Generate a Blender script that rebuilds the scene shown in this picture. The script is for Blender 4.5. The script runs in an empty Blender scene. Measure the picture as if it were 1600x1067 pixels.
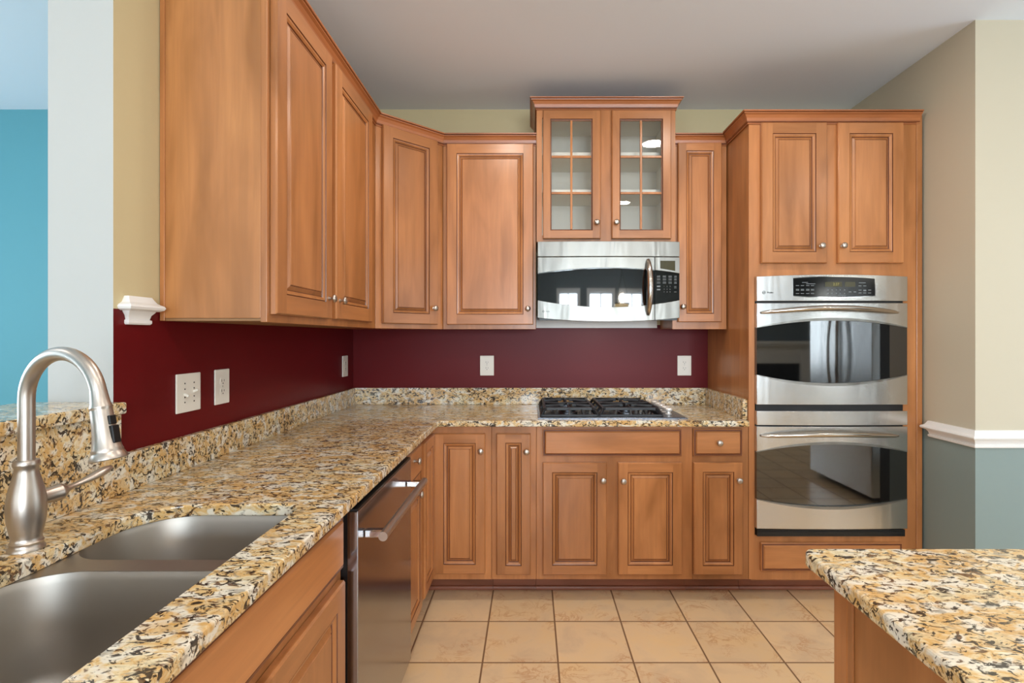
import bpy, bmesh, math, random
from mathutils import Matrix, Vector
random.seed(7)
PI = math.pi
SC = bpy.context.scene
COL = SC.collection

# ------------------------------------------------------------------ camera, world, light, exposure
F, HX, HY, EYE = 815.0, 830.0, 527.0, 1.327      # focal length in px, vanishing point, eye height
cd = bpy.data.cameras.new('camera'); cam = bpy.data.objects.new('camera', cd); COL.objects.link(cam)
cam.location = (0, 0, EYE); cam.rotation_euler = (PI/2, 0, 0)
cd.sensor_width = 36; cd.lens = F/1600*36
cd.shift_x = (800-HX)/1600; cd.shift_y = (HY-533.5)/1600
cd.clip_start = .02
SC.camera = cam
w = bpy.data.worlds.new('World'); SC.world = w; w.use_nodes = True
bg = w.node_tree.nodes['Background']; bg.inputs[0].default_value = (.62, .80, 1, 1); bg.inputs[1].default_value = 1.6
SC.view_settings.view_transform = 'Standard'; SC.view_settings.look = 'None'
SC.view_settings.gamma = 1; SC.view_settings.exposure = 0.0; SC.view_settings.use_curve_mapping = False

def area(name, loc, rot, sx, sy, power, col, spread=PI):
    l = bpy.data.lights.new(name, 'AREA'); l.shape = 'RECTANGLE'; l.size = sx; l.size_y = sy
    l.energy = power; l.color = col; l.spread = spread
    o = bpy.data.objects.new(name, l); COL.objects.link(o); o.location = loc; o.rotation_euler = rot
    return o
WINS = [(-.12, .5), (.85, 1.62), (1.9, 2.6)]      # windows in the wall behind the camera (x ranges)
WZ = (.75, 2.2)
YB = -4.5                                          # that wall
DAY = (.76, .89, 1.0)
for a, b in WINS:
    area('window_daylight', ((a+b)/2, YB-.12, (WZ[0]+WZ[1])/2), (-PI/2, 0, PI), b-a, WZ[1]-WZ[0], 95, DAY)
area('unseen_patio_daylight', (-2.6, YB-.12, 1.15), (-PI/2, 0, PI), 1.8, 2.1, 75, DAY)        # unseen glass door, added for more light in the left room
area('unseen_side_daylight', (-4.62, 1.0, 1.5), (0, -PI/2, 0), 1.5, 2.4, 75, (.74, .88, 1.0))  # unseen window, added to light the blue room
area('right_wall_fill', (3.44, 1.75, 1.25), (0, PI/2, 0), 2.0, .75, 15, (.70, .86, 1.0))      # added lamp to brighten the right wall face; no door is built here
CANS = [(-.15, 1.95), (.88, 1.95), (-.15, .3), (.95, .3), (.4, -1.6), (2.6, .4), (3.2, -2.6), (-2.6, .6)]  # first pair inferred from reflections, the rest unseen and added for light
for x, y in CANS:
    area('unseen_can_light', (x, y, 2.722), (0, 0, 0), .15, .15, 8, (1, .91, .82)).data.shape = 'DISK'
pl_ = bpy.data.lights.new('pendant_bulb', 'POINT'); pl_.energy = 40; pl_.color = (1, .88, .72); pl_.shadow_soft_size = .06
po_ = bpy.data.objects.new('pendant_bulb', pl_); COL.objects.link(po_); po_.location = (1.52, -2.5, 1.93)

# ------------------------------------------------------------------ helpers
def PX(px, Y): return (px-HX)*Y/F
def PZ(py, Y): return EYE-(py-HY)*Y/F

class MB:
    def __init__(s): s.v = []; s.f = []; s.m = []
    def add(s, vs, fs, mi=0):
        n = len(s.v); s.v += [tuple(v) for v in vs]
        for k, f in enumerate(fs):
            s.f.append(tuple(i+n for i in f)); s.m.append(mi[k] if isinstance(mi, (list, tuple)) else mi)
        return s
    def box(s, x0, x1, y0, y1, z0, z1, mi=0):     # faces: -z +z -y +x +y -x
        vs = [(x0,y0,z0),(x1,y0,z0),(x1,y1,z0),(x0,y1,z0),(x0,y0,z1),(x1,y0,z1),(x1,y1,z1),(x0,y1,z1)]
        return s.add(vs, [(0,3,2,1),(4,5,6,7),(0,1,5,4),(1,2,6,5),(2,3,7,6),(3,0,4,7)], mi)
    def quad(s, a, b, c, d, mi=0): return s.add([a,b,c,d], [(0,1,2,3)], mi)
    def rect(s, x0, x1, z0, z1, y, mi=0): return s.quad((x0,y,z0),(x1,y,z0),(x1,y,z1),(x0,y,z1), mi)
    def loops(s, L, closed=True, cap0=False, cap1=False, mi=0):
        n = len(L[0]); vs = [p for l in L for p in l]; fs = []
        for a in range(len(L)-1):
            for i in range(n if closed else n-1):
                j = (i+1) % n
                fs.append((a*n+i, a*n+j, (a+1)*n+j, (a+1)*n+i))
        if cap0: fs.append(tuple(reversed(range(n))))
        if cap1: fs.append(tuple((len(L)-1)*n+i for i in range(n)))
        return s.add(vs, fs, mi)
    def lathe(s, prof, c=(0,0,0), axis=(0,0,1), seg=24, mi=0, caps=True):
        ax = Vector(axis).normalized(); u = ax.orthogonal().normalized(); v = ax.cross(u); c = Vector(c)
        L = [[c+ax*h+(u*math.cos(2*PI*i/seg)+v*math.sin(2*PI*i/seg))*r for i in range(seg)] for r, h in prof]
        return s.loops(L, True, caps, caps, mi)
    def tube(s, pts, radii, seg=12, mi=0, sx=1.0, up=None):
        P = [Vector(p) for p in pts]; n = len(P)
        if not isinstance(radii, (list, tuple)): radii = [radii]*n
        L = []; u = None
        for i in range(n):
            t = (P[min(i+1, n-1)]-P[max(i-1, 0)]).normalized()
            if u is None: u = Vector(up) if up else t.orthogonal()
            u = (u-t*u.dot(t)).normalized(); v = t.cross(u)
            L.append([P[i]+(u*math.cos(2*PI*k/seg)*sx+v*math.sin(2*PI*k/seg))*radii[i] for k in range(seg)])
        return s.loops(L, True, True, True, mi)
    def bar(s, a, b, w, h, mi=0):                 # rectangular bar from a to b
        a = Vector(a); b = Vector(b); t = (b-a).normalized()
        u = t.cross(Vector((0,0,1)))
        u = Vector((1,0,0)) if u.length < 1e-4 else u.normalized()
        v = u.cross(t)
        q = [(-1,-1),(1,-1),(1,1),(-1,1)]
        return s.loops([[p+u*x*w/2+v*y*h/2 for x, y in q] for p in (a, b)], True, True, True, mi)
    def sweep(s, path, prof, i0=0, i1=None, mi=0, cap=True, closed=False):   # prof: (outward, z); outward = right of travel
        n = len(path); P = [Vector(p) for p in path]; i1 = n-1 if i1 is None else i1
        def nrm(a, b): d = (b-a).normalized(); return Vector((d.y, -d.x))
        L = []
        for i in range(i0, i1+1):
            if i == 0: m = nrm(P[0], P[1])
            elif i == n-1: m = nrm(P[-2], P[-1])
            else:
                a = nrm(P[i-1], P[i]); b = nrm(P[i], P[i+1]); m = (a+b)/(1+a.dot(b))
            L.append([(P[i].x+m.x*o, P[i].y+m.y*o, z) for o, z in prof])
        nn = len(prof); k = len(s.f)
        s.loops(L, True, cap, cap, 0)
        if isinstance(mi, (list, tuple)):
            for q in range((len(L)-1)*nn): s.m[k+q] = mi[q % nn]
        return s
    def prism(s, poly, z0, z1, mi=0):
        return s.loops([[(x, y, z0) for x, y in poly], [(x, y, z1) for x, y in poly]], True, True, True, mi)

Z0 = {}
def root_of(o):
    while o.parent: o = o.parent
    return o
def mesh_obj(name, mb, mats, bevel=0, smooth=False, seg=2, angle=35):
    me = bpy.data.meshes.new(name)
    me.from_pydata(mb.v, [], mb.f)
    if not isinstance(mats, (list, tuple)): mats = [mats]
    for m in mats: me.materials.append(m)
    me.polygons.foreach_set('material_index', mb.m)
    bm = bmesh.new(); bm.from_mesh(me)
    bmesh.ops.recalc_face_normals(bm, faces=bm.faces)
    bm.to_mesh(me); bm.free()
    if smooth:
        me.polygons.foreach_set('use_smooth', [True]*len(me.polygons))
        me.set_sharp_from_angle(angle=math.radians(angle))
    o = bpy.data.objects.new(name, me); COL.objects.link(o)
    if bevel:
        b = o.modifiers.new('bevel', 'BEVEL'); b.width = bevel; b.segments = seg; b.limit_method = 'ANGLE'; b.angle_limit = math.radians(40)
        b.harden_normals = False
    return o
def part(name, mb, mats, parent, world=False, label=None, **k):
    o = mesh_obj(name, mb, mats, **k)
    r = root_of(parent)
    if world: o.data.transform(r.matrix_basis.inverted())
    else: o.data.transform(Matrix.Translation((0, 0, -Z0.get(r.name, 0))))
    o.parent = parent
    if label: o['label'] = label
    return o
def tag(o, label, cat, group=None):
    o['label'] = label; o['category'] = cat
    if group: o['group'] = group
    return o
def thing(name, label, cat, loc=(0,0,0), rot=0, group=None):
    o = bpy.data.objects.new(name, None); COL.objects.link(o); o.empty_display_size = .1
    o.location = loc; o.rotation_euler = (0, 0, rot)
    o.matrix_basis = Matrix.Translation(loc) @ Matrix.Rotation(rot, 4, 'Z')
    Z0[o.name] = loc[2]
    return tag(o, label, cat, group)
def single(name, mb, mats, label=None, cat=None, group=None, struct=False, **k):
    o = mesh_obj(name, mb, mats, **k)
    c = [[f(v[i] for v in mb.v) for f in (min, max)] for i in range(3)]
    b = Vector(((c[0][0]+c[0][1])/2, (c[1][0]+c[1][1])/2, c[2][0]))
    o.data.transform(Matrix.Translation(-b)); o.location = b; o.matrix_basis = Matrix.Translation(b)
    if struct: o['kind'] = 'structure'
    else: tag(o, label, cat, group)
    return o

# ------------------------------------------------------------------ materials
def srgb(r, g, b):
    f = lambda c: ((c/255+.055)/1.055)**2.4 if c > 10 else c/255/12.92
    return (f(r), f(g), f(b), 1)
class N:
    def __init__(s, name):
        s.m = bpy.data.materials.new(name); s.m.use_nodes = True; s.t = s.m.node_tree; s.t.nodes.clear()
        s.out = s.n('ShaderNodeOutputMaterial'); s.b = s.n('ShaderNodeBsdfPrincipled'); s.l(s.b.outputs[0], s.out.inputs[0])
    def n(s, typ, **k):
        x = s.t.nodes.new(typ)
        for a, b in k.items(): setattr(x, a, b)
        return x
    def l(s, a, b): s.t.links.new(a, b)
    def set(s, **k):
        for a, b in k.items(): s.b.inputs[a.replace('_', ' ')].default_value = b
        return s
    def coord(s, scale=(1,1,1), what='Object', rnd=False):
        c = s.n('ShaderNodeTexCoord') if what == 'Object' else s.n('ShaderNodeNewGeometry')
        o = c.outputs['Object' if what == 'Object' else 'Position']
        if rnd:
            oi = s.n('ShaderNodeObjectInfo'); mm = s.n('ShaderNodeVectorMath', operation='MULTIPLY_ADD')
            cb = s.n('ShaderNodeCombineXYZ')
            for i in range(3): s.l(oi.outputs['Random'], cb.inputs[i])
            s.l(cb.outputs[0], mm.inputs[0]); mm.inputs[1].default_value = (17, 31, 23); s.l(o, mm.inputs[2]); o = mm.outputs[0]
        mp = s.n('ShaderNodeMapping'); s.l(o, mp.inputs[0]); mp.inputs['Scale'].default_value = scale
        return mp.outputs[0]
    def noise(s, vec, scale, detail=3, rough=.5, dist=0):
        x = s.n('ShaderNodeTexNoise'); s.l(vec, x.inputs['Vector'])
        x.inputs['Scale'].default_value = scale; x.inputs['Detail'].default_value = detail
        x.inputs['Roughness'].default_value = rough; x.inputs['Distortion'].default_value = dist
        return x.outputs['Fac']
    def ramp(s, fac, stops, interp='LINEAR'):
        x = s.n('ShaderNodeValToRGB'); s.l(fac, x.inputs[0]); cr = x.color_ramp; cr.interpolation = interp
        while len(cr.elements) < len(stops): cr.elements.new(.5)
        for e, (p, c) in zip(cr.elements, stops): e.position = p; e.color = c
        return x.outputs[0]
    def mix(s, fac, a, b, mode='MIX'):
        x = s.n('ShaderNodeMix', data_type='RGBA', blend_type=mode)
        for sock, val in ((x.inputs[0], fac), (x.inputs[6], a), (x.inputs[7], b)):
            if hasattr(val, 'links'): s.l(val, sock)
            else: sock.default_value = val
        return x.outputs[2]
    def math(s, op, a, b=0, c=0, clamp=False):
        x = s.n('ShaderNodeMath', operation=op); x.use_clamp = clamp
        for i, val in enumerate((a, b, c)):
            if hasattr(val, 'links'): s.l(val, x.inputs[i])
            else: x.inputs[i].default_value = val
        return x.outputs[0]
    def bump(s, h, strength=.1, dist=.002):
        x = s.n('ShaderNodeBump'); s.l(h, x.inputs['Height']); x.inputs['Strength'].default_value = strength; x.inputs['Distance'].default_value = dist
        s.l(x.outputs[0], s.b.inputs['Normal'])
W1 = (1,1,1,1); B0 = (0,0,0,1)
def plain(name, rgb, rough=.5, metal=0, bump=0, **k):
    n = N(name); n.set(Base_Color=srgb(*rgb), Roughness=rough, Metallic=metal, **k)
    if bump:
        n.bump(n.noise(n.coord(), 220, 3), bump, .001)
    return n.m
def wood(name, rgb, axis='z', rough=.32, var=.10):
    n = N(name); sc = (1, 1, .05) if axis == 'z' else (.05, 1, 1)
    v = n.coord(sc, rnd=True)
    g = n.noise(v, 38, 5, .6, .6); fine = n.noise(v, 260, 2, .6)
    blotch = n.noise(n.coord((1, 1, .22) if axis == 'z' else (.22, 1, 1), rnd=True), 9, 3, .5, .5)
    c = srgb(*rgb); d = (c[0]*.66, c[1]*.62, c[2]*.50, 1); l = (min(1, c[0]*1.2), c[1]*1.26, c[2]*1.30, 1)
    base = n.ramp(blotch, [(.3, d), (.5, c), (.72, l)])
    base = n.mix(n.math('MULTIPLY', n.ramp(g, [(.38, W1), (.62, B0)]), .38), base, tuple(x*.70 for x in c[:3])+(1,))
    base = n.mix(n.math('MULTIPLY', fine, .16), base, tuple(x*.6 for x in c[:3])+(1,))
    oi = n.n('ShaderNodeObjectInfo'); hs = n.n('ShaderNodeHueSaturation')
    n.l(base, hs.inputs['Color']); n.l(n.math('MULTIPLY_ADD', oi.outputs['Random'], var*2, 1-var), hs.inputs['Value'])
    n.l(hs.outputs[0], n.b.inputs['Base Color'])
    n.set(Roughness=rough); n.b.inputs['Specular IOR Level'].default_value = .45
    n.b.inputs['Coat Weight'].default_value = .25; n.b.inputs['Coat Roughness'].default_value = .22
    n.bump(g, .05, .0006)
    return n.m
WC = (180, 117, 68)
M = {}
M['wood'] = wood('maple', WC); M['woodh'] = wood('maple_horizontal', WC, 'x')
M['wside'] = wood('maple_side', (182, 121, 70), 'z', .36, .03)
M['glaze'] = wood('glazed_groove', (112, 62, 34), 'z', .4, .05)
M['crown'] = wood('maple_molding', (172, 104, 60), 'x', .3, .05)
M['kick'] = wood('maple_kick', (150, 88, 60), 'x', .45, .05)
WM = [M['wood'], M['glaze'], M['woodh']]

def granite():
    n = N('granite'); p = n.coord((.68, 1.08, 1), 'World')
    big = n.noise(p, 9, 3, .55, .6); med = n.noise(p, 30, 4, .6, 1.0); fl = n.noise(p, 62, 5, .62, 1.3); fl2 = n.noise(p, 36, 5, .62, 1.8)
    base = n.ramp(med, [(.30, srgb(176, 160, 128)), (.43, srgb(224, 208, 170)), (.53, srgb(206, 166, 104)), (.60, srgb(218, 196, 152)), (.70, srgb(232, 224, 202))])
    base = n.mix(n.math('MULTIPLY', n.ramp(big, [(.42, B0), (.60, W1)]), .52), base, srgb(200, 150, 80))
    light = n.ramp(n.noise(p, 26, 3, .5, .6), [(.51, B0), (.60, W1)])
    base = n.mix(n.math('MULTIPLY', light, .8), base, srgb(226, 222, 208))
    grey = n.ramp(n.noise(p, 44, 3, .6, .8), [(.60, B0), (.66, W1)])
    base = n.mix(n.math('MULTIPLY', grey, .6), base, srgb(132, 126, 114))
    brown = n.ramp(fl2, [(.38, W1), (.43, B0)])
    base = n.mix(n.math('MULTIPLY', brown, .9), base, srgb(92, 60, 36))
    dark = n.ramp(fl, [(.418, W1), (.458, B0)])
    base = n.mix(n.math('MULTIPLY', dark, .94), base, srgb(36, 30, 28))
    n.l(base, n.b.inputs['Base Color']); n.set(Roughness=.13); n.b.inputs['Specular IOR Level'].default_value = .55
    n.bump(fl, .03, .0004)
    return n.m
M['granite'] = granite()

def tiles():
    n = N('floor_tile'); S = .3085; p = n.coord((1, 1, 1), 'World')
    sx = n.n('ShaderNodeSeparateXYZ'); n.l(p, sx.inputs[0])
    u = n.math('DIVIDE', n.math('ADD', sx.outputs[0], .199+S*40), S); v = n.math('DIVIDE', n.math('ADD', sx.outputs[1], -2.437+S*40), S)
    def edge(t):
        f = n.math('FRACT', t); return n.math('MINIMUM', f, n.math('SUBTRACT', 1, f))
    e = n.math('MINIMUM', edge(u), edge(v))
    grout = n.ramp(e, [(.0085, W1), (.014, B0)])
    cb = n.n('ShaderNodeCombineXYZ'); n.l(n.math('FLOOR', u), cb.inputs[0]); n.l(n.math('FLOOR', v), cb.inputs[1])
    wn = n.n('ShaderNodeTexWhiteNoise', noise_dimensions='2D'); n.l(cb.outputs[0], wn.inputs['Vector'])
    off = n.n('ShaderNodeVectorMath', operation='MULTIPLY_ADD'); n.l(wn.outputs['Color'], off.inputs[0]); off.inputs[1].default_value = (9, 9, 9); n.l(p, off.inputs[2])
    q = off.outputs[0]
    cloud = n.noise(q, 5, 5, .6, .5); vein = n.noise(q, 9, 6, .65, 1.4)
    c = n.ramp(cloud, [(.3, srgb(214, 184, 148)), (.5, srgb(228, 196, 154)), (.7, srgb(232, 196, 146))])
    vv = n.ramp(n.math('ABSOLUTE', n.math('SUBTRACT', vein, .5)), [(.0, W1), (.045, B0)])
    mask = n.ramp(n.noise(q, 6, 2), [(.48, B0), (.62, W1)])
    c = n.mix(n.math('MULTIPLY', n.math('MULTIPLY', vv, mask), .62), c, srgb(190, 126, 72))
    hs = n.n('ShaderNodeHueSaturation'); n.l(c, hs.inputs['Color']); n.l(n.math('MULTIPLY_ADD', wn.outputs['Value'], .08, .96), hs.inputs['Value'])
    c = n.mix(grout, hs.outputs[0], srgb(128, 92, 62))
    n.l(c, n.b.inputs['Base Color']); n.l(n.math('MULTIPLY_ADD', grout, .4, .30), n.b.inputs['Roughness'])
    n.bump(n.math('SUBTRACT', 1, grout), .4, .002)
    return n.m
M['tile'] = tiles()

def steel(name, rgb=(205, 203, 200), rough=.24, axis=0, aniso=.0, streak=.10, wave=0):
    n = N(name); sc = [1, 1, 1]; sc[axis] = .012
    g = n.noise(n.coord(tuple(sc)), 900, 2, .6)
    n.set(Base_Color=srgb(*rgb), Metallic=1.0)
    n.l(n.math('MULTIPLY_ADD', g, streak, rough-streak/2), n.b.inputs['Roughness'])
    if wave: n.bump(n.noise(n.coord((1, 1, .25)), 7, 2, .5, .6), 1.0, wave)
    return n.m
M['steel'] = steel('brushed_steel', (206, 204, 200), .25, wave=.0022)
M['steelm'] = steel('polished_steel', (142, 140, 134), .36, streak=.05, wave=.010)
M['steeld'] = steel('dishwasher_steel', (156, 158, 166), .16, 2, streak=.05)
M['sink'] = steel('sink_steel', (170, 163, 154), .42, 1)
M['nickel'] = steel('brushed_nickel', (190, 180, 170), .36, 2, streak=.04)
M['handle'] = steel('handle_steel', (196, 188, 178), .18)
M['chrome'] = plain('chrome', (230, 230, 230), .08, 1)
M['black'] = plain('black_plastic', (14, 14, 15), .35)
M['blackg'] = plain('black_glass', (8, 9, 10), .03, IOR=2.1)
M['panelg'] = plain('panel_glass', (12, 13, 14), .12, IOR=1.6)
M['iron'] = plain('cast_iron', (30, 31, 34), .42, bump=.2)
M['enamel'] = plain('cooktop_steel', (122, 126, 134), .25, 1)
M['knobm'] = plain('knob_finish', (228, 222, 216), .30, .4)
M['display'] = plain('display', (60, 56, 26), .2)
M['mark'] = plain('key_marks', (120, 126, 128), .5)
M['markd'] = plain('dark_marks', (46, 46, 46), .6)
M['digit'] = plain('display_digits', (150, 140, 60), .5)
M['plate'] = plain('outlet_plastic', (232, 226, 214), .3)
M['slot'] = plain('slot', (60, 52, 46), .6)
M['white'] = plain('white_trim', (238, 236, 232), .35)
M['cabin'] = plain('cabinet_interior', (238, 232, 218), .5)
M['side_u'] = plain('underside', (150, 110, 70), .5)
M['ceil'] = plain('ceiling_paint', (230, 239, 250), .9, bump=.05)
def paint(name, hi, lo, zs, rough=.55, rough_lo=None):
    n = N(name); g = n.n('ShaderNodeNewGeometry'); sx = n.n('ShaderNodeSeparateXYZ'); n.l(g.outputs['Position'], sx.inputs[0])
    f = n.math('LESS_THAN', sx.outputs[2], zs)
    n.l(n.mix(f, srgb(*hi), srgb(*lo)), n.b.inputs['Base Color'])
    rl = rough if rough_lo is None else rough_lo
    n.l(n.math('MULTIPLY_ADD', f, rl-rough, rough), n.b.inputs['Roughness'])
    n.b.inputs['Specular IOR Level'].default_value = .2
    n.bump(n.noise(n.coord((1,1,1), 'World'), 180, 3), .06, .001)
    return n.m
M['kitchen'] = paint('kitchen_paint', (204, 188, 148), (98, 13, 17), 1.403, .6, .40)
M['green'] = paint('hall_paint', (200, 190, 168), (138, 152, 148), .875)
M['blue'] = paint('blue_paint', (92, 150, 160), (92, 150, 160), -9)
M['cream'] = plain('cream_paint', (226, 220, 205), .6, bump=.05)
M['column'] = plain('column_paint', (184, 184, 180), .6, bump=.05)
def pane(name, tint=(1,1,1,1), f=.10):
    n = N(name); n.t.nodes.remove(n.b)
    tr = n.n('ShaderNodeBsdfTransparent'); tr.inputs[0].default_value = tint
    gl = n.n('ShaderNodeBsdfGlossy'); gl.inputs['Roughness'].default_value = .01
    fr = n.n('ShaderNodeFresnel'); fr.inputs[0].default_value = 1.5
    mx = n.n('ShaderNodeMixShader'); n.l(n.math('MULTIPLY', fr.outputs[0], 1.6, clamp=True), mx.inputs[0]); n.l(tr.outputs[0], mx.inputs[1]); n.l(gl.outputs[0], mx.inputs[2])
    n.l(mx.outputs[0], n.out.inputs[0]); return n.m
M['pane'] = pane('thin_glass', (.97, .98, .98, 1))
n = N('lamp_glass'); n.set(Base_Color=srgb(240, 214, 160), Roughness=.4, Emission_Color=srgb(255, 220, 150), Emission_Strength=1.6); M['lampg'] = n.m
n = N('can_lens'); n.set(Base_Color=srgb(240, 230, 210), Emission_Color=srgb(255, 232, 196), Emission_Strength=3); M['lens'] = n.m

# ------------------------------------------------------------------ room shell
H = 2.737
XL, XR, YW, YS = -1.101, 1.973, 3.228, 1.374
def S(name, mb, mats, **k): return single(name, mb, mats, struct=True, **k)
S('floor', MB().box(-4.6, 6.2, YB, YW+.12, -.1, 0), M['tile'])
S('ceiling', MB().box(-4.6, 6.2, YB, YW+.12, H, H+.1), M['ceil'])
S('wall_back', MB().box(-1.19, XR+.12, YW, YW+.12, 0, H), M['kitchen'])
S('wall_back_family', MB().box(-4.6, -1.19, YW, YW+.12, 0, H), M['blue'])
# partition between kitchen and blue room: red/tan kitchen side, pale end, blue far side
S('wall_left', MB().box(-1.273, XL, YS, YW, 0, H, [0, 0, 1, 0, 0, 2]), [M['kitchen'], M['column'], M['blue']])
S('wall_half', MB().box(-1.273, XL, -1.2, YS-.001, 0, 1.125, [0, 0, 0, 0, 0, 1]), [M['cream'], M['blue']])
S('wall_right', MB().box(XR, XR+.12, 2.317, YW, 0, H), M['green'])
S('wall_right_front', MB().box(XR+.12, 3.45, 2.317, 2.437, 0, H), M['green'])
S('wall_fridge', MB().box(3.45, 3.57, -.9, 2.317, 0, H), M['cream'])
S('wall_far_left', MB().box(-4.72, -4.6, YB, .2-.4, 0, H).box(-4.72, -4.6, 2.2, YW, 0, H).box(-4.72, -4.6, -.2, 2.2, 0, .75).box(-4.72, -4.6, -.2, 2.2, 2.25, H), M['blue'])
S('wall_far_right', MB().box(6.2, 6.32, YB, YW, 0, H), M['cream'])
S('wall_hall', MB().box(3.57, 6.2, 2.317, 2.437, 0, H), M['cream'])
rb = MB()
ops = [(-3.5, -1.7, .08, 2.2)]+[(a, b, WZ[0], WZ[1]) for a, b in WINS]  # leftmost opening is the added glass door lighting the left room
ops.sort(); x = -4.6
for a, b, z0, z1 in ops:
    rb.box(x, a, YB-.12, YB, 0, H)
    rb.box(a, b, YB-.12, YB, 0, z0); rb.box(a, b, YB-.12, YB, z1, H); x = b
rb.box(x, 6.2, YB-.12, YB, 0, H)
S('wall_rear', rb, plain('rear_paint', (118, 128, 132), .6))
for k, (a, b, z0, z1) in enumerate(ops):
    f = MB(); c = .07
    f.box(a-c, a, YB, YB+.02, z0-c, z1+c).box(b, b+c, YB, YB+.02, z0-c, z1+c).box(a, b, YB, YB+.02, z1, z1+c).box(a, b, YB, YB+.03, z0-c, z0)
    m = (a+b)/2
    f.box(m-.02, m+.02, YB-.06, YB-.02, z0, z1).box(a, a+.035, YB-.06, YB-.02, z0, z1).box(b-.035, b, YB-.06, YB-.02, z0, z1)
    f.box(a+.035, m-.02, YB-.06, YB-.02, z0, z0+.04).box(m+.02, b-.035, YB-.06, YB-.02, z0, z0+.04).box(a+.035, m-.02, YB-.06, YB-.02, z1-.04, z1).box(m+.02, b-.035, YB-.06, YB-.02, z1-.04, z1)
    S('window_%d' % (k+1), f, M['white'])
f = MB(); f.box(-4.66, -4.62, .96, 1.04, .75, 2.25).box(-4.6, -4.58, -.27, -.2, .68, 2.32).box(-4.6, -4.58, 2.2, 2.27, .68, 2.32).box(-4.6, -4.58, -.2, 2.2, 2.25, 2.32).box(-4.6, -4.57, -.2, 2.2, .68, .75)
S('window_5', f, M['white'])  # frame of the unseen side window added for the blue room
# white unpainted strip behind the microwave
S('trim_1', MB().box(PX(838, YW), .778, YW-.004, YW, 1.385, 1.46), M['white'])

# chair rail profile (outward, z) around its centre height
def rail_prof(z1):   # z1: top
    p = [(0,-.078),(.010,-.078),(.013,-.074),(.013,-.066),(.009,-.064),(.012,-.052),(.018,-.044),(.020,-.040),(.026,-.040),(.034,-.036),(.037,-.030),(.034,-.024),(.028,-.021),(.022,-.017),(.017,-.008),(.013,0),(0,0)]
    return [(o, z1+z) for o, z in p]
S('trim_2', MB().sweep([(XR+.05, 2.566), (XR, 2.566), (XR, 2.317), (3.40, 2.317)], rail_prof(.915)), M['white'], smooth=True, angle=25)
S('trim_3', MB().sweep([(XL-.04, 1.424), (XL, 1.424), (XL, 1.484), (XL-.04, 1.484)], rail_prof(1.440)), M['white'], smooth=True, angle=25)

# ------------------------------------------------------------------ cabinet pieces (local frame: x across, y in from the face, z world)
def ring(mb, x0, x1, z0, z1, prof, field=True, butt=None, y0=0):
    """prof: (inset, out, mat of the strip leading here)"""
    def R(i, h): return [(x0+i, y0-h, z0+i), (x1-i, y0-h, z0+i), (x1-i, y0-h, z1-i), (x0+i, y0-h, z1-i)]
    for k in range(1, len(prof)):
        i0, h0, _ = prof[k-1]; i1, h1, m = prof[k]
        if butt == k:
            A = R(i0, h0); B = R(i1, h1); h = -h0+y0
            mb.quad(A[0], (x0+i1, h, z0+i0), (x0+i1, h, z1-i0), A[3], 0)
            mb.quad((x1-i1, h, z0+i0), A[1], A[2], (x1-i1, h, z1-i0), 0)
            mb.quad((x0+i1, h, z0+i0), (x1-i1, h, z0+i0), B[1], B[0], 2)
            mb.quad(B[3], B[2], (x1-i1, h, z1-i0), (x0+i1, h, z1-i0), 2)
        else:
            a = R(i0, h0); b = R(i1, h1)
            for q in range(4):
                r = (q+1) % 4; mb.quad(a[q], a[r], b[r], b[q], m)
    if field: i, h, m = prof[-1]; a = R(i, h); mb.quad(*a, 0)
    return mb
def knob(parent, x, z, y=-.0215):
    m = MB().lathe([(.0085, 0), (.0085, .002), (.0055, .004), (.0050, .011), (.0075, .014), (.0125, .0165), (.0152, .020), (.0150, .0235), (.011, .0275), (.004, .0292), (.0001, .0294)], (x, y, z), (0, -1, 0), 20)
    return part('knob', m, M['nickel'], parent, smooth=True, angle=50)
T = .020
def door(root, x0, x1, z0, z1, kn=None, fr=.052, fi=.083, name='door', y0=-.0015, label=None):
    P = [(0, 0, 0), (0, T-.005, 0), (.004, T, 0), (fr, T, 0), (fr+.0014, T-.0042, 1), (fr+.0030, T-.0046, 1), (fr+.0042, T-.0018, 0), (fr+.010, T-.0030, 0), (fr+.0155, T-.0075, 0),
         (fr+.0168, T-.0108, 1), (fr+.0190, T-.0112, 1), (fi-.0042, T-.0040, 0), (fi-.0034, T-.0054, 1), (fi-.0020, T-.0054, 1), (fi, T-.0026, 0)]
    m = ring(MB(), x0, x1, z0, z1, P, True, 3, y0)
    d = part(name, m, WM, root, label=label)
    if kn: knob(d, kn[0], kn[1])
    return d
def drawer(root, x0, x1, z0, z1, kn=None, name='drawer'):
    P = [(0, 0, 0), (0, T-.008, 0), (.003, T-.0055, 0), (.0075, T-.0055, 1), (.0095, T-.0075, 1), (.0115, T-.0065, 1), (.0165, T, 0)]
    m = ring(MB(), x0, x1, z0, z1, P, True, None, -.0015)
    # field and outside in the across grain
    m.m = [2 if k == 0 else k for k in m.m]
    d = part(name, m, WM, root)
    if kn: knob(d, kn[0], kn[1])
    return d
def faceframe(root, x0, x1, z0, z1, opens, t=.019):
    """opens: list of (x0,x1,z0,z1) rectangles, all inside; built as a solid plate since doors overlay it"""
    m = MB().box(x0, x1, 0, t, z0, z1)
    return part('face_frame', m, M['wood'], root, bevel=.0012)
CROWN = [(0,-.060),(.006,-.060),(.006,-.056),(.003,-.054),(.003,-.051),(.009,-.049),(.010,-.046),(.013,-.032),(.021,-.019),(.030,-.013),(.031,-.010),(.027,-.009),(.030,-.007),(.036,-.006),(.037,0),(0,0)]
CM = [0,0,1,1,0,1,0,0,0,0,1,1,0,0,0,0]
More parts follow.
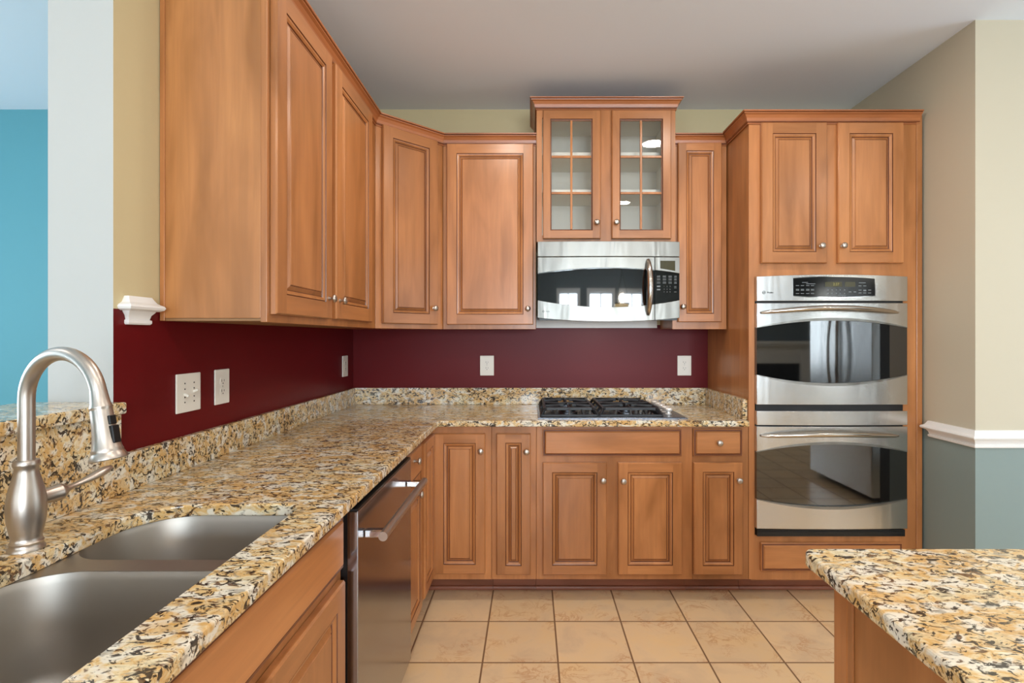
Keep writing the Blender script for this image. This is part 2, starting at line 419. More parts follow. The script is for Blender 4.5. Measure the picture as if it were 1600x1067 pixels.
def crown(root, path, top, i0=0, i1=None):
    m = MB().sweep(path, [(o, top+z) for o, z in CROWN], i0, i1, CM)
    return part('crown_molding', m, [M['crown'], M['glaze']], root, world=True)

# plan points of the wall cabinets
ZU0, ZU1 = 1.372, 2.390
xf = -.784                                    # face of the left wall cabinets
DC0 = (xf, 2.618); DC1 = (-.491, 2.900)        # diagonal corner face ends
YU = 2.900
path_crown = [(xf, 1.547), DC0, DC1, (.028, YU)]
ct = 2.450
# --- left two-door wall cabinet
L = 2.618-1.547
c = thing('wall_cabinet', 'long two-door maple wall cabinet on the left wall, its broad plain end panel nearest', 'cabinet', (xf, 1.547, ZU0), PI/2)
D = xf-XL-.002
part('body', MB().box(.0, L-.002, .019, D, ZU0+.012, ZU1+.05), M['wside'], c, bevel=.001)
part('bottom_panel', MB().box(.004, L-.004, .02, D, ZU0+.004, ZU0+.0115), M['side_u'], c)
part('scribe_molding', MB().box(-.004, -.0002, D-.014, D, ZU0+.004, ZU1+.04), M['wood'], c, bevel=.001)
faceframe(c, 0, L-.002, ZU0, ZU1+.05, [])
door(c, .018, .456, ZU0+.025, ZU1+.012, (.411+.018-.008, 1.4735), fr=.062, fi=.098)
door(c, .498, .962, ZU0+.027, ZU1+.012, (.498+.034, 1.4735), fr=.062, fi=.098)
crown(c, path_crown, ct, 0, 1)
# --- diagonal corner wall cabinet
dx, dy = DC1[0]-DC0[0], DC1[1]-DC0[1]; DL = math.hypot(dx, dy); DA = math.atan2(dy, dx)
c = thing('corner_wall_cabinet', 'diagonal corner maple wall cabinet with one door, set across the corner', 'cabinet', (DC0[0], DC0[1], ZU0), DA)
b = MB().prism([(XL+.002, DC0[1]+.001), (DC0[0]-.0, DC0[1]+.001), (DC0[0]+dx/DL*.004-dy/DL*.019, DC0[1]+dy/DL*.004+dx/DL*.019), (DC1[0]-dx/DL*.004-dy/DL*.019, DC1[1]-dy/DL*.004+dx/DL*.019), (DC1[0]-.001, DC1[1]), (DC1[0]-.001, YW-.002), (XL+.002, YW-.002)], ZU0+.004, ZU1+.05)
part('body', b, M['wood'], c, world=True)
faceframe(c, .002, DL-.002, ZU0, ZU1+.05, [])
door(c, .034, DL-.045, ZU0+.025, ZU1+.012, (DL-.045-.028, PZ(482, 2.85)), fr=.055, fi=.088)
crown(c, path_crown, ct, 1, 2)
# --- single door wall cabinet on the back wall
W = .028-DC1[0]
c = thing('wall_cabinet', 'single-door maple wall cabinet between the corner cabinet and the microwave', 'cabinet', (DC1[0]+.001, YU, ZU0), 0)
part('body', MB().box(.001, W-.003, .019, YW-YU-.002, ZU0+.004, ZU1+.05), M['wood'], c, bevel=.001)
faceframe(c, .0, W-.003, ZU0, ZU1+.05, [])
door(c, PX(697.5, 2.88)-DC1[0], PX(833, 2.88)-DC1[0], PZ(507, 2.88), PZ(224, 2.88), (PX(824.5, 2.86)-DC1[0], PZ(482, 2.86)), fr=.055, fi=.088)
crown(c, path_crown, ct, 2, 3)
# --- glass door cabinet above the microwave
YG = 2.860; gx0, gx1 = .030, .7905; gz0, gz1 = 1.850, 2.590
c = thing('glass_door_cabinet', 'taller maple cabinet with two six-pane glass doors, above the microwave', 'cabinet', (gx0, YG, gz0), 0)
gw = gx1-gx0; gd = YW-YG-.002
b = MB().box(0, .016, .019, gd, gz0, gz1).box(gw-.016, gw, .019, gd, gz0, gz1).box(.016, gw-.016, .019, gd, gz0, gz0+.016).box(.016, gw-.016, .019, gd, gz1-.02, gz1)
part('body', b, M['wood'], c)
b = MB().box(.0165, gw-.0165, gd-.008, gd-.001, gz0+.017, gz1-.021).box(.0163, .019, .02, gd-.009, gz0+.017, gz1-.021).box(gw-.019, gw-.0163, .02, gd-.009, gz0+.017, gz1-.021).box(.02, gw-.02, .02, gd-.009, gz0+.0165, gz0+.019).box(.02, gw-.02, .02, gd-.009, gz1-.024, gz1-.0205)
part('interior_lining', b, M['cabin'], c, label='pale cream interior')
dz = [(PZ(373, 2.84)), (PZ(171.5, 2.84))]
for zz in (PZ(299.5, 2.93), PZ(241.5, 2.93)):
    part('shelf', MB().box(.0195, gw-.0195, .06, gd-.0095, zz-.009, zz+.009), M['cabin'], c, bevel=.001)
# face frame with real openings
b = MB(); a = .030; mid0, mid1 = gw/2-.035, gw/2+.035
b.box(0, a, 0, .019, gz0, gz1).box(gw-a, gw, 0, .019, gz0, gz1).box(mid0, mid1, 0, .019, gz0, gz1)
b.box(a, mid0, 0, .019, gz0, gz0+.035).box(mid1, gw-a, 0, .019, gz0, gz0+.035).box(a, mid0, 0, .019, gz1-.06, gz1).box(mid1, gw-a, 0, .019, gz1-.06, gz1)
part('face_frame', b, M['wood'], c)
for (p0, p1, g0, g1, kp) in ((848.4, 938.6, 861.8, 924, 933), (956, 1048.8, 970, 1034, 963.6)):
    x0, x1 = PX(p0, 2.84)-gx0, PX(p1, 2.84)-gx0; z0, z1 = dz
    u0, u1 = PX(g0, 2.84)-gx0, PX(g1, 2.84)-gx0; w0, w1 = PZ(358, 2.84), PZ(187.5, 2.84)
    m = MB(); Tt = .0215; h0 = .0015
    def R(x0, x1, z0, z1, h): return [(x0,-h,z0),(x1,-h,z0),(x1,-h,z1),(x0,-h,z1)]
    rs = [(x0,x1,z0,z1,h0,0), (x0,x1,z0,z1,Tt-.005,0), (x0+.004,x1-.004,z0+.004,z1-.004,Tt,0), (u0-.007,u1+.007,w0-.007,w1+.007,Tt,'b'), (u0-.005,u1+.005,w0-.005,w1+.005,Tt-.006,1), (u0,u1,w0,w1,Tt-.008,1), (u0,u1,w0,w1,h0,0)]
    for k in range(1, len(rs)):
        A = R(*rs[k-1][:5]); B = R(*rs[k][:5]); mm = rs[k][5]
        if mm == 'b':
            h = -Tt; X0, X1, Zl, Zh = rs[k-1][:4]; U0, U1, V0, V1 = rs[k][:4]
            m.quad((X0,h,Zl),(U0,h,Zl),(U0,h,Zh),(X0,h,Zh),0); m.quad((U1,h,Zl),(X1,h,Zl),(X1,h,Zh),(U1,h,Zh),0)
            m.quad((U0,h,Zl),(U1,h,Zl),(U1,h,V0),(U0,h,V0),2); m.quad((U0,h,V1),(U1,h,V1),(U1,h,Zh),(U0,h,Zh),2)
        else:
            for q in range(4): r = (q+1) % 4; m.quad(A[q], A[r], B[r], B[q], mm)
    A = R(x0,x1,z0,z1,h0); B = R(u0,u1,w0,w1,h0)
    for q in range(4): r = (q+1) % 4; m.quad(A[q], B[q], B[r], A[r], 0)
    d = part('glass_door', m, WM, c)
    mu = MB(); um = (u0+u1)/2
    mu.box(um-.006, um+.006, -.0165, -.0045, w0, w1)
    for k in (1, 2):
        zz = w0+(w1-w0)*k/3; mu.box(u0, um-.006, -.0165, -.0045, zz-.006, zz+.006).box(um+.006, u1, -.0165, -.0045, zz-.006, zz+.006)
    part('muntin', mu, M['wood'], d, bevel=.002)
    part('pane', MB().rect(u0, u1, w0, w1, -.0035), M['pane'], d, label='clear glass panes')
    knob(d, PX(kp, 2.82)-gx0, PZ(347, 2.82), -.022)
crown(c, [(gx0, YW-.003), (gx0, YG), (gx1, YG), (gx1, YW-.003)], 2.632)
# --- narrow wall cabinet right of the microwave
nx0, nx1 = .797, 1.086
c = thing('wall_cabinet', 'narrow single-door maple wall cabinet between the microwave and the oven tower', 'cabinet', (nx0, YU, ZU0), 0)
part('body', MB().box(0, nx1-nx0, .019, YW-YU-.002, ZU0+.004, ZU1+.05), M['wood'], c, bevel=.001)
faceframe(c, -.012, nx1-nx0, ZU0, ZU1+.05, []).location = (0, 0, 0)
door(c, PX(1059.5, 2.88)-nx0, PX(1128, 2.88)-nx0, PZ(503, 2.88), PZ(222.5, 2.88), (PX(1068, 2.86)-nx0, PZ(479, 2.86)), fr=.045, fi=.078)
yT = 2.618; tx0, tx1 = 1.092, 1.930
crown(c, [(gx1+.003, YU), (tx0-.003, YU), (tx0-.003, yT), (tx1+.02, yT)], ct, 0, 1)
# --- oven tower
c = thing('oven_tower_cabinet', 'floor-to-crown maple tower cabinet housing the double oven, at right', 'cabinet', (tx0, yT, 0), 0)
tw = tx1-tx0; TD = YW-yT-.002
ox0, ox1 = 1.122-tx0, 1.866-tx0; oz0, oz1 = .335, 1.630
b = MB().box(0, .019, .019, TD, .113, 2.44).box(tw-.019, tw, .019, TD, .113, 2.44).box(0, .019, .151, TD, 0, .1128).box(tw-.019, tw, .151, TD, 0, .1128).box(.019, tw-.019, TD-.01, TD, .1, 2.44)
b.box(.019, tw-.019, .019, TD-.01, 2.42, 2.44).box(.019, tw-.019, .019, TD-.01, oz1+.01, oz1+.03).box(.019, tw-.019, .019, TD-.01, oz0-.03, oz0-.01).box(.019, tw-.019, .019, TD-.01, .10, .119)
part('body', b, M['wside'], c)
b = MB().box(0, ox0, 0, .019, .113, 2.44).box(ox1, tw, 0, .019, .113, 2.44).box(ox0, ox1, 0, .019, .113, oz0).box(ox0, ox1, 0, .019, oz1, 2.44)
part('face_frame', b, M['wood'], c)
part('filler_strip', MB().box(tw+.001, XR-tx0-.012, -.004, .016, .0, 2.44), M['wood'], c, bevel=.003)
Y2 = 2.598
door(c, PX(1190, Y2)-tx0, PX(1292.5, Y2)-tx0, PZ(411, Y2), PZ(191, Y2), (PX(1287, 2.57)-tx0, PZ(383, 2.57)), fr=.055, fi=.088)
door(c, PX(1310, Y2)-tx0, PX(1412.5, Y2)-tx0, PZ(411, Y2), PZ(191, Y2), (PX(1321, 2.57)-tx0, PZ(383, 2.57)), fr=.055, fi=.088)
drawer(c, PX(1190, Y2)-tx0, PX(1411, Y2)-tx0, PZ(893, Y2), PZ(849, Y2), name='drawer_front')
part('toe_kick', MB().box(0, tw, .132, .150, .0, .1128), M['kick'], c)
part('shoe_molding', MB().sweep([(tx0-.0, 2.75), (tx1, 2.75)], [(0, .002), (.014, .002), (.014, .010), (.010, .018), (.003, .021), (0, .021)]), M['kick'], c, world=True)
cpath = [(gx1+.003, YU), (tx0-.003, YU), (tx0-.003, yT), (tx1+.015, yT)]
crown(c, cpath, ct+.005, 1, 3)

# ------------------------------------------------------------------ base cabinets, back run
YF = 2.618; ZB1 = .882
def base_back(name, label, x0, x1):
    c = thing(name, label, 'cabinet', (x0, YF, 0), 0); w = x1-x0-.001
    part('body', MB().box(.001, w, .019, YW-YF-.004, .113, ZB1), M['wood'], c)
    faceframe(c, .0005, w, .113, ZB1, [])
    part('toe_kick', MB().box(.0, w, .132, .150, 0, .1128), M['kick'], c)
    part('shoe_molding', MB().sweep([(x0, 2.75), (x1-.001, 2.75)], [(0, .001), (.014, .001), (.014, .010), (.010, .018), (.003, .021), (0, .021)]), M['kick'], c, world=True)
    return c
zt = PZ(677.5, Y2); zb = PZ(897, Y2); zt2 = PZ(723, Y2); zb2 = PZ(898.3, Y2)
K = 2.57
c = base_back('base_cabinet', 'narrow full-height-door maple base cabinet, between the corner cabinet and the cooktop cabinet', -.199, .026)
door(c, PX(775.5, Y2)+.199, PX(829, Y2)+.199, zb2, zt, (PX(822.6, K)+.199, PZ(707, K)), fr=.045, fi=.0765)
c = base_back('base_cabinet', 'wide maple base cabinet with two doors and a long false drawer, under the cooktop', .026, .810)
drawer(c, PX(848, Y2)-.026, PX(1066, Y2)-.026, PZ(713, Y2), PZ(670.5, Y2), name='drawer_front')
door(c, PX(848, Y2)-.026, PX(948, Y2)-.026, zb2, zt2, (PX(943, K)-.026, PZ(752, K)), fr=.047, fi=.080)
door(c, PX(966, Y2)-.026, PX(1066, Y2)-.026, zb2, zt2, (PX(975, K)-.026, PZ(753, K)), fr=.047, fi=.080)
c = base_back('base_cabinet', 'narrow maple base cabinet with one drawer over one door, beside the oven tower', .810, 1.091)
drawer(c, PX(1084, Y2)-.810, PX(1161, Y2)-.810, PZ(713, Y2), PZ(670.5, Y2), (PX(1126, K)-.810, PZ(693, K)))
door(c, PX(1084, Y2)-.810, PX(1161, Y2)-.810, zb2, zt2, (PX(1157, K)-.810, PZ(752, K)), fr=.045, fi=.078)

# --- corner base cabinet (two hinged panels meeting in the inner corner)
XFc = -.499                                   # face plane of the left run (its doors stand 2 cm proud)
YC0 = 2.310
c = thing('corner_base_cabinet', 'corner maple base cabinet with a folding two-panel door in the inner corner', 'cabinet', (XFc, YF, 0), 0)
b = MB().prism([(XL+.002, YC0+.001), (XFc-.019, YC0+.001), (XFc-.019, YF+.019), (-.200, YF+.019), (-.200, YW-.003), (XL+.002, YW-.003)], .113, ZB1)
part('body', b, M['wood'], c, world=True)
part('face_frame', MB().box(XFc-.0188, XFc, YC0+.001, YF+.0188, .113, ZB1).box(XFc, -.200, YF, YF+.0188, .113, ZB1), M['wood'], c, world=True)
door(c, PX(678, Y2)-XFc, PX(758, Y2)-XFc, zb, zt, (PX(750.5, K)-XFc, PZ(706, K)), fr=.047, fi=.080)
# leaf facing the left run: build in its own frame then rotate
def leaf(root, ylo, yhi, z0, z1, fr, fi, kn=None):
    P = [(0, 0, 0), (0, T-.005, 0), (.004, T, 0), (fr, T, 0), (fr+.0014, T-.0042, 1), (fr+.0030, T-.0046, 1), (fr+.0042, T-.0018, 0), (fr+.010, T-.0030, 0), (fr+.0155, T-.0075, 0),
         (fr+.0168, T-.0108, 1), (fr+.0190, T-.0112, 1), (fi-.0042, T-.0040, 0), (fi-.0034, T-.0054, 1), (fi-.0020, T-.0054, 1), (fi, T-.0026, 0)]
    m = ring(MB(), ylo, yhi, z0, z1, P, True, 3, -.0015)
    m.v = [(XFc-y, x, z) for x, y, z in m.v]
    return part('door', m, WM, root, world=True)
leaf(c, 2.350, 2.594, zb, zt, .047, .080)
kick = MB().box(-.637, -.619, YC0, 2.768, 0, .1128).box(-.619, -.2, 2.750, 2.768, 0, .1128)
part('toe_kick', kick, M['kick'], c, world=True)
part('shoe_molding', MB().sweep([(-.619, YC0), (-.619, 2.75), (-.2, 2.75)], [(0, .001), (.014, .001), (.014, .010), (.010, .018), (.003, .021), (0, .021)]), M['kick'], c, world=True)

# --- left run (facing +x)
def base_left(name, label, y0, y1, body_top=ZB1):
    c = thing(name, label, 'cabinet', (XFc, y0, 0), PI/2); w = y1-y0-.001
    part('body', MB().box(.001, w, .019, XFc-XL-.004, .113, body_top), M['wood'], c)
    part('face_frame', MB().box(.0005, w, 0, .0188, .113, ZB1), M['wood'], c)
    part('toe_kick', MB().box(0, w, .120, .138, 0, .1128), M['kick'], c)
    return c
c = base_left('base_cabinet', 'slim maple base cabinet with a drawer over a door, just beyond the dishwasher', 1.984, 2.310)
drawer(c, .018, .306, PZ(713, Y2), .873, (.150, .820))
door(c, .018, .306, zb2, zt2, (.195, .640+.03), fr=.047, fi=.080)
c = base_left('sink_base_cabinet', 'maple sink base cabinet with a false drawer front, under the sink in the foreground', .450, 1.366, .60)
drawer(c, .018, .893, PZ(713, Y2), .873, name='drawer_front')
door(c, .018, .445, zb2, zt2, (.41, .64), fr=.055, fi=.09)
door(c, .470, .893, zb2, zt2, (.50, .64), fr=.055, fi=.09)

# ------------------------------------------------------------------ granite
GZ0, GZ1 = .884, .914
def plate_with_holes(outer, holes, z0, z1):
    bm = bmesh.new()
    for z, flip in ((z0, True), (z1, False)):
        es = []
        for lp in [outer]+holes:
            vs = [bm.verts.new((x, y, z)) for x, y in lp]
            es += [bm.edges.new((vs[i], vs[(i+1) % len(vs)])) for i in range(len(vs))]
        bmesh.ops.triangle_fill(bm, use_beauty=True, use_dissolve=False, edges=es)
    m = MB(); bm.verts.index_update()
    m.add([v.co[:] for v in bm.verts], [tuple(v.index for v in f.verts) for f in bm.faces]); bm.free()
    for lp in [outer]+holes:
        n = len(lp)
        m.add([(x, y, z0) for x, y in lp]+[(x, y, z1) for x, y in lp], [(i, (i+1) % n, n+(i+1) % n, n+i) for i in range(n)])
    return m
def weld(o):
    bm = bmesh.new(); bm.from_mesh(o.data); bmesh.ops.remove_doubles(bm, verts=bm.verts, dist=1e-5)
    bmesh.ops.recalc_face_normals(bm, faces=bm.faces); bm.to_mesh(o.data); bm.free()
def rrect(x0, x1, y0, y1, r, n=8):      # r: radii for (x0,y0) (x1,y0) (x1,y1) (x0,y1)
    out = []
    for (cx, cy, sx, sy, a0), rr in zip(((x0, y0, 1, 1, PI), (x1, y0, -1, 1, 1.5*PI), (x1, y1, -1, -1, 0), (x0, y1, 1, -1, .5*PI)), r):
        for k in range(n+1):
            a = a0+PI/2*k/n; out.append((cx+sx*rr+rr*math.cos(a), cy+sy*rr+rr*math.sin(a)))
    return out
XE = -.461; YE = 2.580
cut = rrect(-.935, -.563, .50, 1.292, (.13, .05, .05, .13))
outer = [(XL+.001, -.30), (XE, -.30), (XE, YE-.02), (XE+.006, YE-.006), (XE+.02, YE), (1.076, YE), (1.083, YE+.006), (1.0895, YW-.001), (XL+.001, YW-.001)]
o = single('countertop', plate_with_holes(outer, [cut[::-1]], GZ0, GZ1), M['granite'],
           'speckled gold and brown granite L-shaped countertop running from the sink to the oven tower', 'countertop', bevel=.005, seg=3)
weld(o)
SB = GZ1+.0005
single('backsplash', MB().box(XL+.001, XL+.022, YS+.001, YW-.024, SB, 1.016), M['granite'], 'low granite backsplash along the red left wall', 'backsplash', bevel=.0015)
single('backsplash', MB().box(XL+.001, 1.0895, YW-.0235, YW-.001, SB, 1.016), M['granite'], 'low granite backsplash along the back wall behind the cooktop', 'backsplash', bevel=.0015)
single('backsplash', MB().box(1.067, 1.0905, 2.632, YW-.0245, SB, 1.016), M['granite'], 'short granite side splash against the oven tower', 'backsplash', bevel=.0015)
single('backsplash', MB().box(XL+.001, XL+.022, -.29, YS, SB, 1.1255), M['granite'], 'tall granite splash behind the faucet, under the raised bar top', 'backsplash', bevel=.0015)
single('bar_top', MB().box(-1.335, -1.063, -1.1, YS-.001, 1.1265, 1.157), M['granite'], 'raised granite bar top on the half wall behind the faucet', 'bar top', bevel=.005, seg=3)
# island
ix0, ix1, iy0, iy1 = .529, 1.45, -.65, 1.023
isl = [(ix0, iy0), (ix1, iy0), (ix1, iy1)]+[(ix0+.022+.022*math.cos(a), iy1-.022+.022*math.sin(a)) for a in [PI/2+PI/2*k/6 for k in range(7)]]
o = single('island_countertop', MB().prism(isl, GZ0, GZ1), M['granite'], 'speckled granite island countertop with a rounded corner, at lower right', 'countertop', bevel=.006, seg=3)
c = thing('island_cabinet', 'plain-sided maple island cabinet under the granite at lower right', 'cabinet', (1.0, .17, 0), 0)
bx0, bx1, by0, by1 = .572, 1.42, -.6, .988
part('body', MB().box(bx0+.004, bx1, by0, by1-.004, .10, .883), M['wside'], c, world=True)
part('corner_stile', MB().box(bx0, bx0+.05, by1-.045, by1, .0, .883), M['wood'], c, world=True, bevel=.004)
part('panel_trim', MB().box(bx0-.001, bx0+.0035, by0, by1-.048, .86, .883).box(bx0-.001, bx0+.0035, by1-.060, by1-.0465, .10, .859), M['wood'], c, world=True, bevel=.001)
part('base_board', MB().box(bx0+.002, bx1-.05, by0+.02, by1-.046, 0, .099), M['kick'], c, world=True)

# ------------------------------------------------------------------ sink
t_ = thing('sink', 'undermounted double-bowl stainless steel sink set into the granite', 'sink', (-.75, .89, .66), 0)
def bowl_out(x0, x1, y0, y1, r): return rrect(x0, x1, y0, y1, r, 10)
B1 = (-.948, -.556, 1.040, 1.300, (.085, .05, .05, .14)); B2 = (-.955, -.556, .492, .990, (.13, .06, .05, .12))
fl = plate_with_holes(rrect(-.975, -.535, .465, 1.325, (.13, .05, .05, .13)), [bowl_out(*B1)[::-1], bowl_out(*B2)[::-1]], .8805, .8835)
o = part('flange', fl, M['sink'], t_, world=True); weld(o)
def bowl(B, depth):
    x0, x1, y0, y1, r = B; L = []
    prof = [(0, 0), (.0015, -.006), (.004, -.015), (.014, -depth+.045), (.020, -depth+.022), (.032, -depth+.007), (.052, -depth)]
    for ins, z in prof:
        rr = [max(q-ins*.5, .012) for q in r]
        L.append([(x, y, .8825+z) for x, y in rrect(x0+ins, x1-ins, y0+ins, y1-ins, rr, 10)])
    cx, cy = (x0+x1)/2, (y0+y1)/2; n = len(L[0])
    for s_, dz_ in ((.6, -.003), (.25, -.006)):
        L.append([(cx+(x-cx)*s_, cy+(y-cy)*s_, .8825-depth+dz_) for x, y, z in L[6]])
    ob = part('bowl', MB().loops(L, True, False, True), M['sink'], t_, world=True, smooth=True, angle=60)
    part('drain', MB().lathe([(.045, .001), (.045, .004), (.036, .004), (.034, .001), (.0001, .001)], (cx, cy, .8825-depth-.006), (0,0,1), 24), M['chrome'], ob, world=True, smooth=True)
bowl(B1, .19); bowl(B2, .215)

# ------------------------------------------------------------------ faucet
fx, fy = -.984, 1.017
t_ = thing('faucet', 'brushed nickel gooseneck pull-down faucet standing on the granite behind the sink', 'faucet', (fx, fy, .9145), 0)
z = lambda p: [(r, h) for r, h in p]
part('body', MB().lathe([(.0285, 0), (.0285, .004), (.0262, .007), (.0248, .012), (.0262, .015), (.0240, .018), (.0232, .024), (.0255, .035), (.0290, .055), (.0308, .078), (.0300, .098), (.0262, .120), (.0215, .138), (.0188, .150), (.0180, .158), (.0205, .163), (.0210, .168), (.0190, .173), (.0140, .174)], (fx, fy, .9145), (0,0,1), 40), M['nickel'], t_, world=True, smooth=True, angle=50)
al = math.radians(-13); ux, uy = math.cos(al), math.sin(al); R_ = .0900; zc = 1.206
pts = [(fx, fy, 1.0875), (fx, fy, 1.12), (fx, fy, 1.165)]
for k in range(25):
    a = PI-(PI-math.radians(11))*k/24
    s_ = R_+R_*math.cos(a); pts.append((fx+ux*s_, fy+uy*s_, zc+R_*math.sin(a)))
part('spout', MB().tube(pts, .0132, 24), M['nickel'], t_, world=True, smooth=True, angle=50)
a = math.radians(11); s_ = R_+R_*math.cos(a); hp = Vector((fx+ux*s_, fy+uy*s_, zc+R_*math.sin(a))); hd = Vector((ux*math.sin(a), uy*math.sin(a), -math.cos(a)))
hd_o = part('spray_head', MB().lathe([(.0134, -.004), (.0140, .004), (.0158, .020), (.0176, .026), (.0180, .029), (.0170, .031), (.0176, .034), (.0182, .060), (.0200, .085), (.0232, .104), (.0250, .109), (.0245, .111), (.0262, .114), (.0292, .121), (.0296, .125), (.0275, .1265), (.0001, .1265)], hp, hd, 36), M['nickel'], t_, world=True, smooth=True, angle=50)
out = Vector((ux, uy, 0)); out = (out-hd*out.dot(hd)).normalized(); sd = hd.cross(out).normalized()
bm_ = MB()
def obox(c, ex, ey, ez, a, b, cc):
    vs = [c+ex*sx*a+ey*sy*b+ez*sz*cc for sz in (-1, 1) for sx, sy in ((-1,-1),(1,-1),(1,1),(-1,1))]
    bm_.add(vs, [(0,3,2,1),(4,5,6,7),(0,1,5,4),(1,2,6,5),(2,3,7,6),(3,0,4,7)])
rot = Matrix.Rotation(math.radians(-10), 3, hd); o2 = rot @ out; s2 = rot @ sd
obox(hp+hd*.054+o2*.0165, hd, s2, o2, .0085, .0075, .0042)
obox(hp+hd*.081+o2*.0185, hd, s2, o2, .0165, .0080, .0050)
part('button', bm_, M['black'], hd_o, world=True, bevel=.0015, label='black spray buttons')
hz = 1.006
part('handle_stub', MB().lathe([(.0150, .018), (.0160, .030), (.0165, .060), (.0175, .062), (.0175, .067), (.0160, .069), (.0140, .074), (.0085, .082), (.0001, .084)], (fx, fy, hz), (.05, 1, .0), 28), M['nickel'], t_, world=True, smooth=True, angle=50)
lv = [(fx+.003+.0015*k, fy+.074+.0122*k, hz+.001+.0014*k+.00012*k*k) for k in range(10)]
part('handle', MB().tube(lv, [.0125, .0090, .0076, .0078, .0090, .0108, .0122, .0124, .0110, .0055], 16, up=(0, 0, 1), sx=.75), M['nickel'], t_, world=True, smooth=True, angle=60)

# ------------------------------------------------------------------ curved-plate helper for appliances (front faces -y)
def cplate(mb, x0, x1, zb, zt, yf, yb, n=32, mi=0):
    """solid strip; zb(x), zt(x) lower/upper curves, yf(x) front, yb back"""
    L = []
    for k in range(n+1):
        x = x0+(x1-x0)*k/n; a, b = zb(x), zt(x); y = yf(x)
        L.append([(x, y, a), (x, y, b), (x, yb, b), (x, yb, a)])
    mb.loops(L, True, True, True, mi); return mb
def arc(x0, x1, ze, zc):      # parabola from ze at the ends to zc in the middle
    xm = (x0+x1)/2; h = (x1-x0)/2
    return lambda x: zc+(ze-zc)*((x-xm)/h)**2
cst = lambda v: (lambda x: v)
def text(s, size, x, y, z, mat, parent, name='lettering', world=True, ext=.0004):
    cu = bpy.data.curves.new('t', 'FONT'); cu.body = s; cu.size = size; cu.align_x = 'CENTER'; cu.align_y = 'CENTER'; cu.extrude = ext
    o = bpy.data.objects.new('t', cu); COL.objects.link(o)
    bpy.context.view_layer.update()
    me = bpy.data.meshes.new_from_object(o.evaluated_get(bpy.context.evaluated_depsgraph_get()))
    bpy.data.objects.remove(o); bpy.data.curves.remove(cu)
    me.transform(Matrix.Translation((x, y, z)) @ Matrix.Rotation(PI/2, 4, 'X'))
    me.transform(root_of(parent).matrix_basis.inverted())
    me.materials.clear(); me.materials.append(mat); me.name = name
    ob = bpy.data.objects.new(name, me); COL.objects.link(ob); ob.parent = parent
    return ob
def badge(parent, x, y, z, r):
    b = MB(); n = 28
    for r0, r1 in ((r, r*.74),):
        L = [[(x+q*math.cos(2*PI*i/n), yy, z+q*math.sin(2*PI*i/n)) for i in range(n)] for q, yy in ((r0, y+.001), (r0, y-.0006), (r1, y-.0006), (r1, y+.001))]
        b.loops(L, True)
    o = part('badge', b, M['markd'], parent, world=True)
    text('GE', r*.95, x, y-.0006, z, M['markd'], o)
    text('Profile', r*1.45, x+r*3.9, y-.0022, z-r*.1, M['markd'], parent, 'badge_lettering')

# ------------------------------------------------------------------ microwave
YM = 2.774; mx0, mx1 = .0345, .7895
t_ = thing('microwave', 'stainless over-the-range microwave with a dark curved window, above the cooktop', 'microwave', (.41, 3.0, 1.41), 0)
mz1 = PZ(377.5, YM); zc_ = PZ(401.5, YM)
part('housing', MB().box(mx0+.004, mx1-.004, YM+.03, YW-.005, 1.432, mz1-.002), M['black'], t_, world=True)
bow = lambda x: YM-.012*(1-((x-(mx0+mx1)/2)/((mx1-mx0)/2))**2)
part('vent_grille', cplate(MB(), mx0, mx1, cst(zc_+.002), cst(mz1), bow, YM+.03), M['steelm'], t_, world=True, smooth=True, bevel=.0015)
xs = PX(1023, YM-.005)
ztop = arc(mx0, mx1, PZ(427, YM), PZ(418.5, YM)); zbot = arc(mx0, mx1, PZ(469, YM), PZ(480, YM)); zbb = arc(mx0, mx1, PZ(496.5, YM), PZ(502.5, YM))
d = part('door', cplate(cplate(MB(), mx0, xs-.0012, ztop, cst(zc_-.0015), bow, YM+.03), mx0, xs-.0012, zbb, zbot, bow, YM+.03), M['steelm'], t_, world=True, smooth=True, bevel=.0012)
bowg = lambda x: bow(x)+.003
part('window', cplate(MB(), mx0+.0005, xs-.0015, lambda x: zbot(x)+.0005, lambda x: ztop(x)-.0005, bowg, YM+.03), M['blackg'], d, world=True, smooth=True, label='black glass window')
part('lip', cplate(MB(), mx0, xs-.0012, lambda x: ztop(x)-.004, lambda x: ztop(x)+.001, lambda x: bow(x)-.002, YM+.01), M['chrome'], d, world=True, smooth=True)
hx = PX(1015.5, 2.72); hz0, hz1 = PZ(491, 2.73), PZ(404.5, 2.73); pts = []; rr = []
for k in range(17):
    u = k/16; pts.append((hx, YM-.012-.045*math.sin(PI*u)**.7-.002, hz0+(hz1-hz0)*u)); rr.append(.009+.010*math.sin(PI*u)**.6)
part('handle', MB().tube(pts, rr, 16, up=(1, 0, 0), sx=.9), M['handle'], d, world=True, smooth=True, angle=60)
cpn = part('control_panel', cplate(MB(), xs+.0012, mx1, ztop, cst(zc_-.0015), bow, YM+.03, 12), M['steelm'], t_, world=True, smooth=True, bevel=.0012)
part('lower_panel', cplate(MB(), xs+.0012, mx1, zbb, zbot, bow, YM+.03, 12), M['steelm'], t_, world=True, smooth=True, bevel=.0012)
part('keypad', cplate(MB(), xs+.0015, mx1-.0005, lambda x: zbot(x)+.0005, lambda x: ztop(x)-.0005, bowg, YM+.03, 12), M['blackg'], cpn, world=True, smooth=True, label='black keypad')
yk = bow(PX(1042, YM))
ds0, ds1 = PX(1031.2, YM), PX(1054.8, YM)
dsp = cplate(MB(), ds0, ds1, lambda x: PZ(419.5, YM)+(PZ(423.4, YM)-PZ(419.5, YM))*(x-ds0)/(ds1-ds0), cst(PZ(407.5, YM)), lambda x: bow(x)-.0008, YM, 6)
part('display', dsp, M['display'], cpn, world=True)
km = MB()
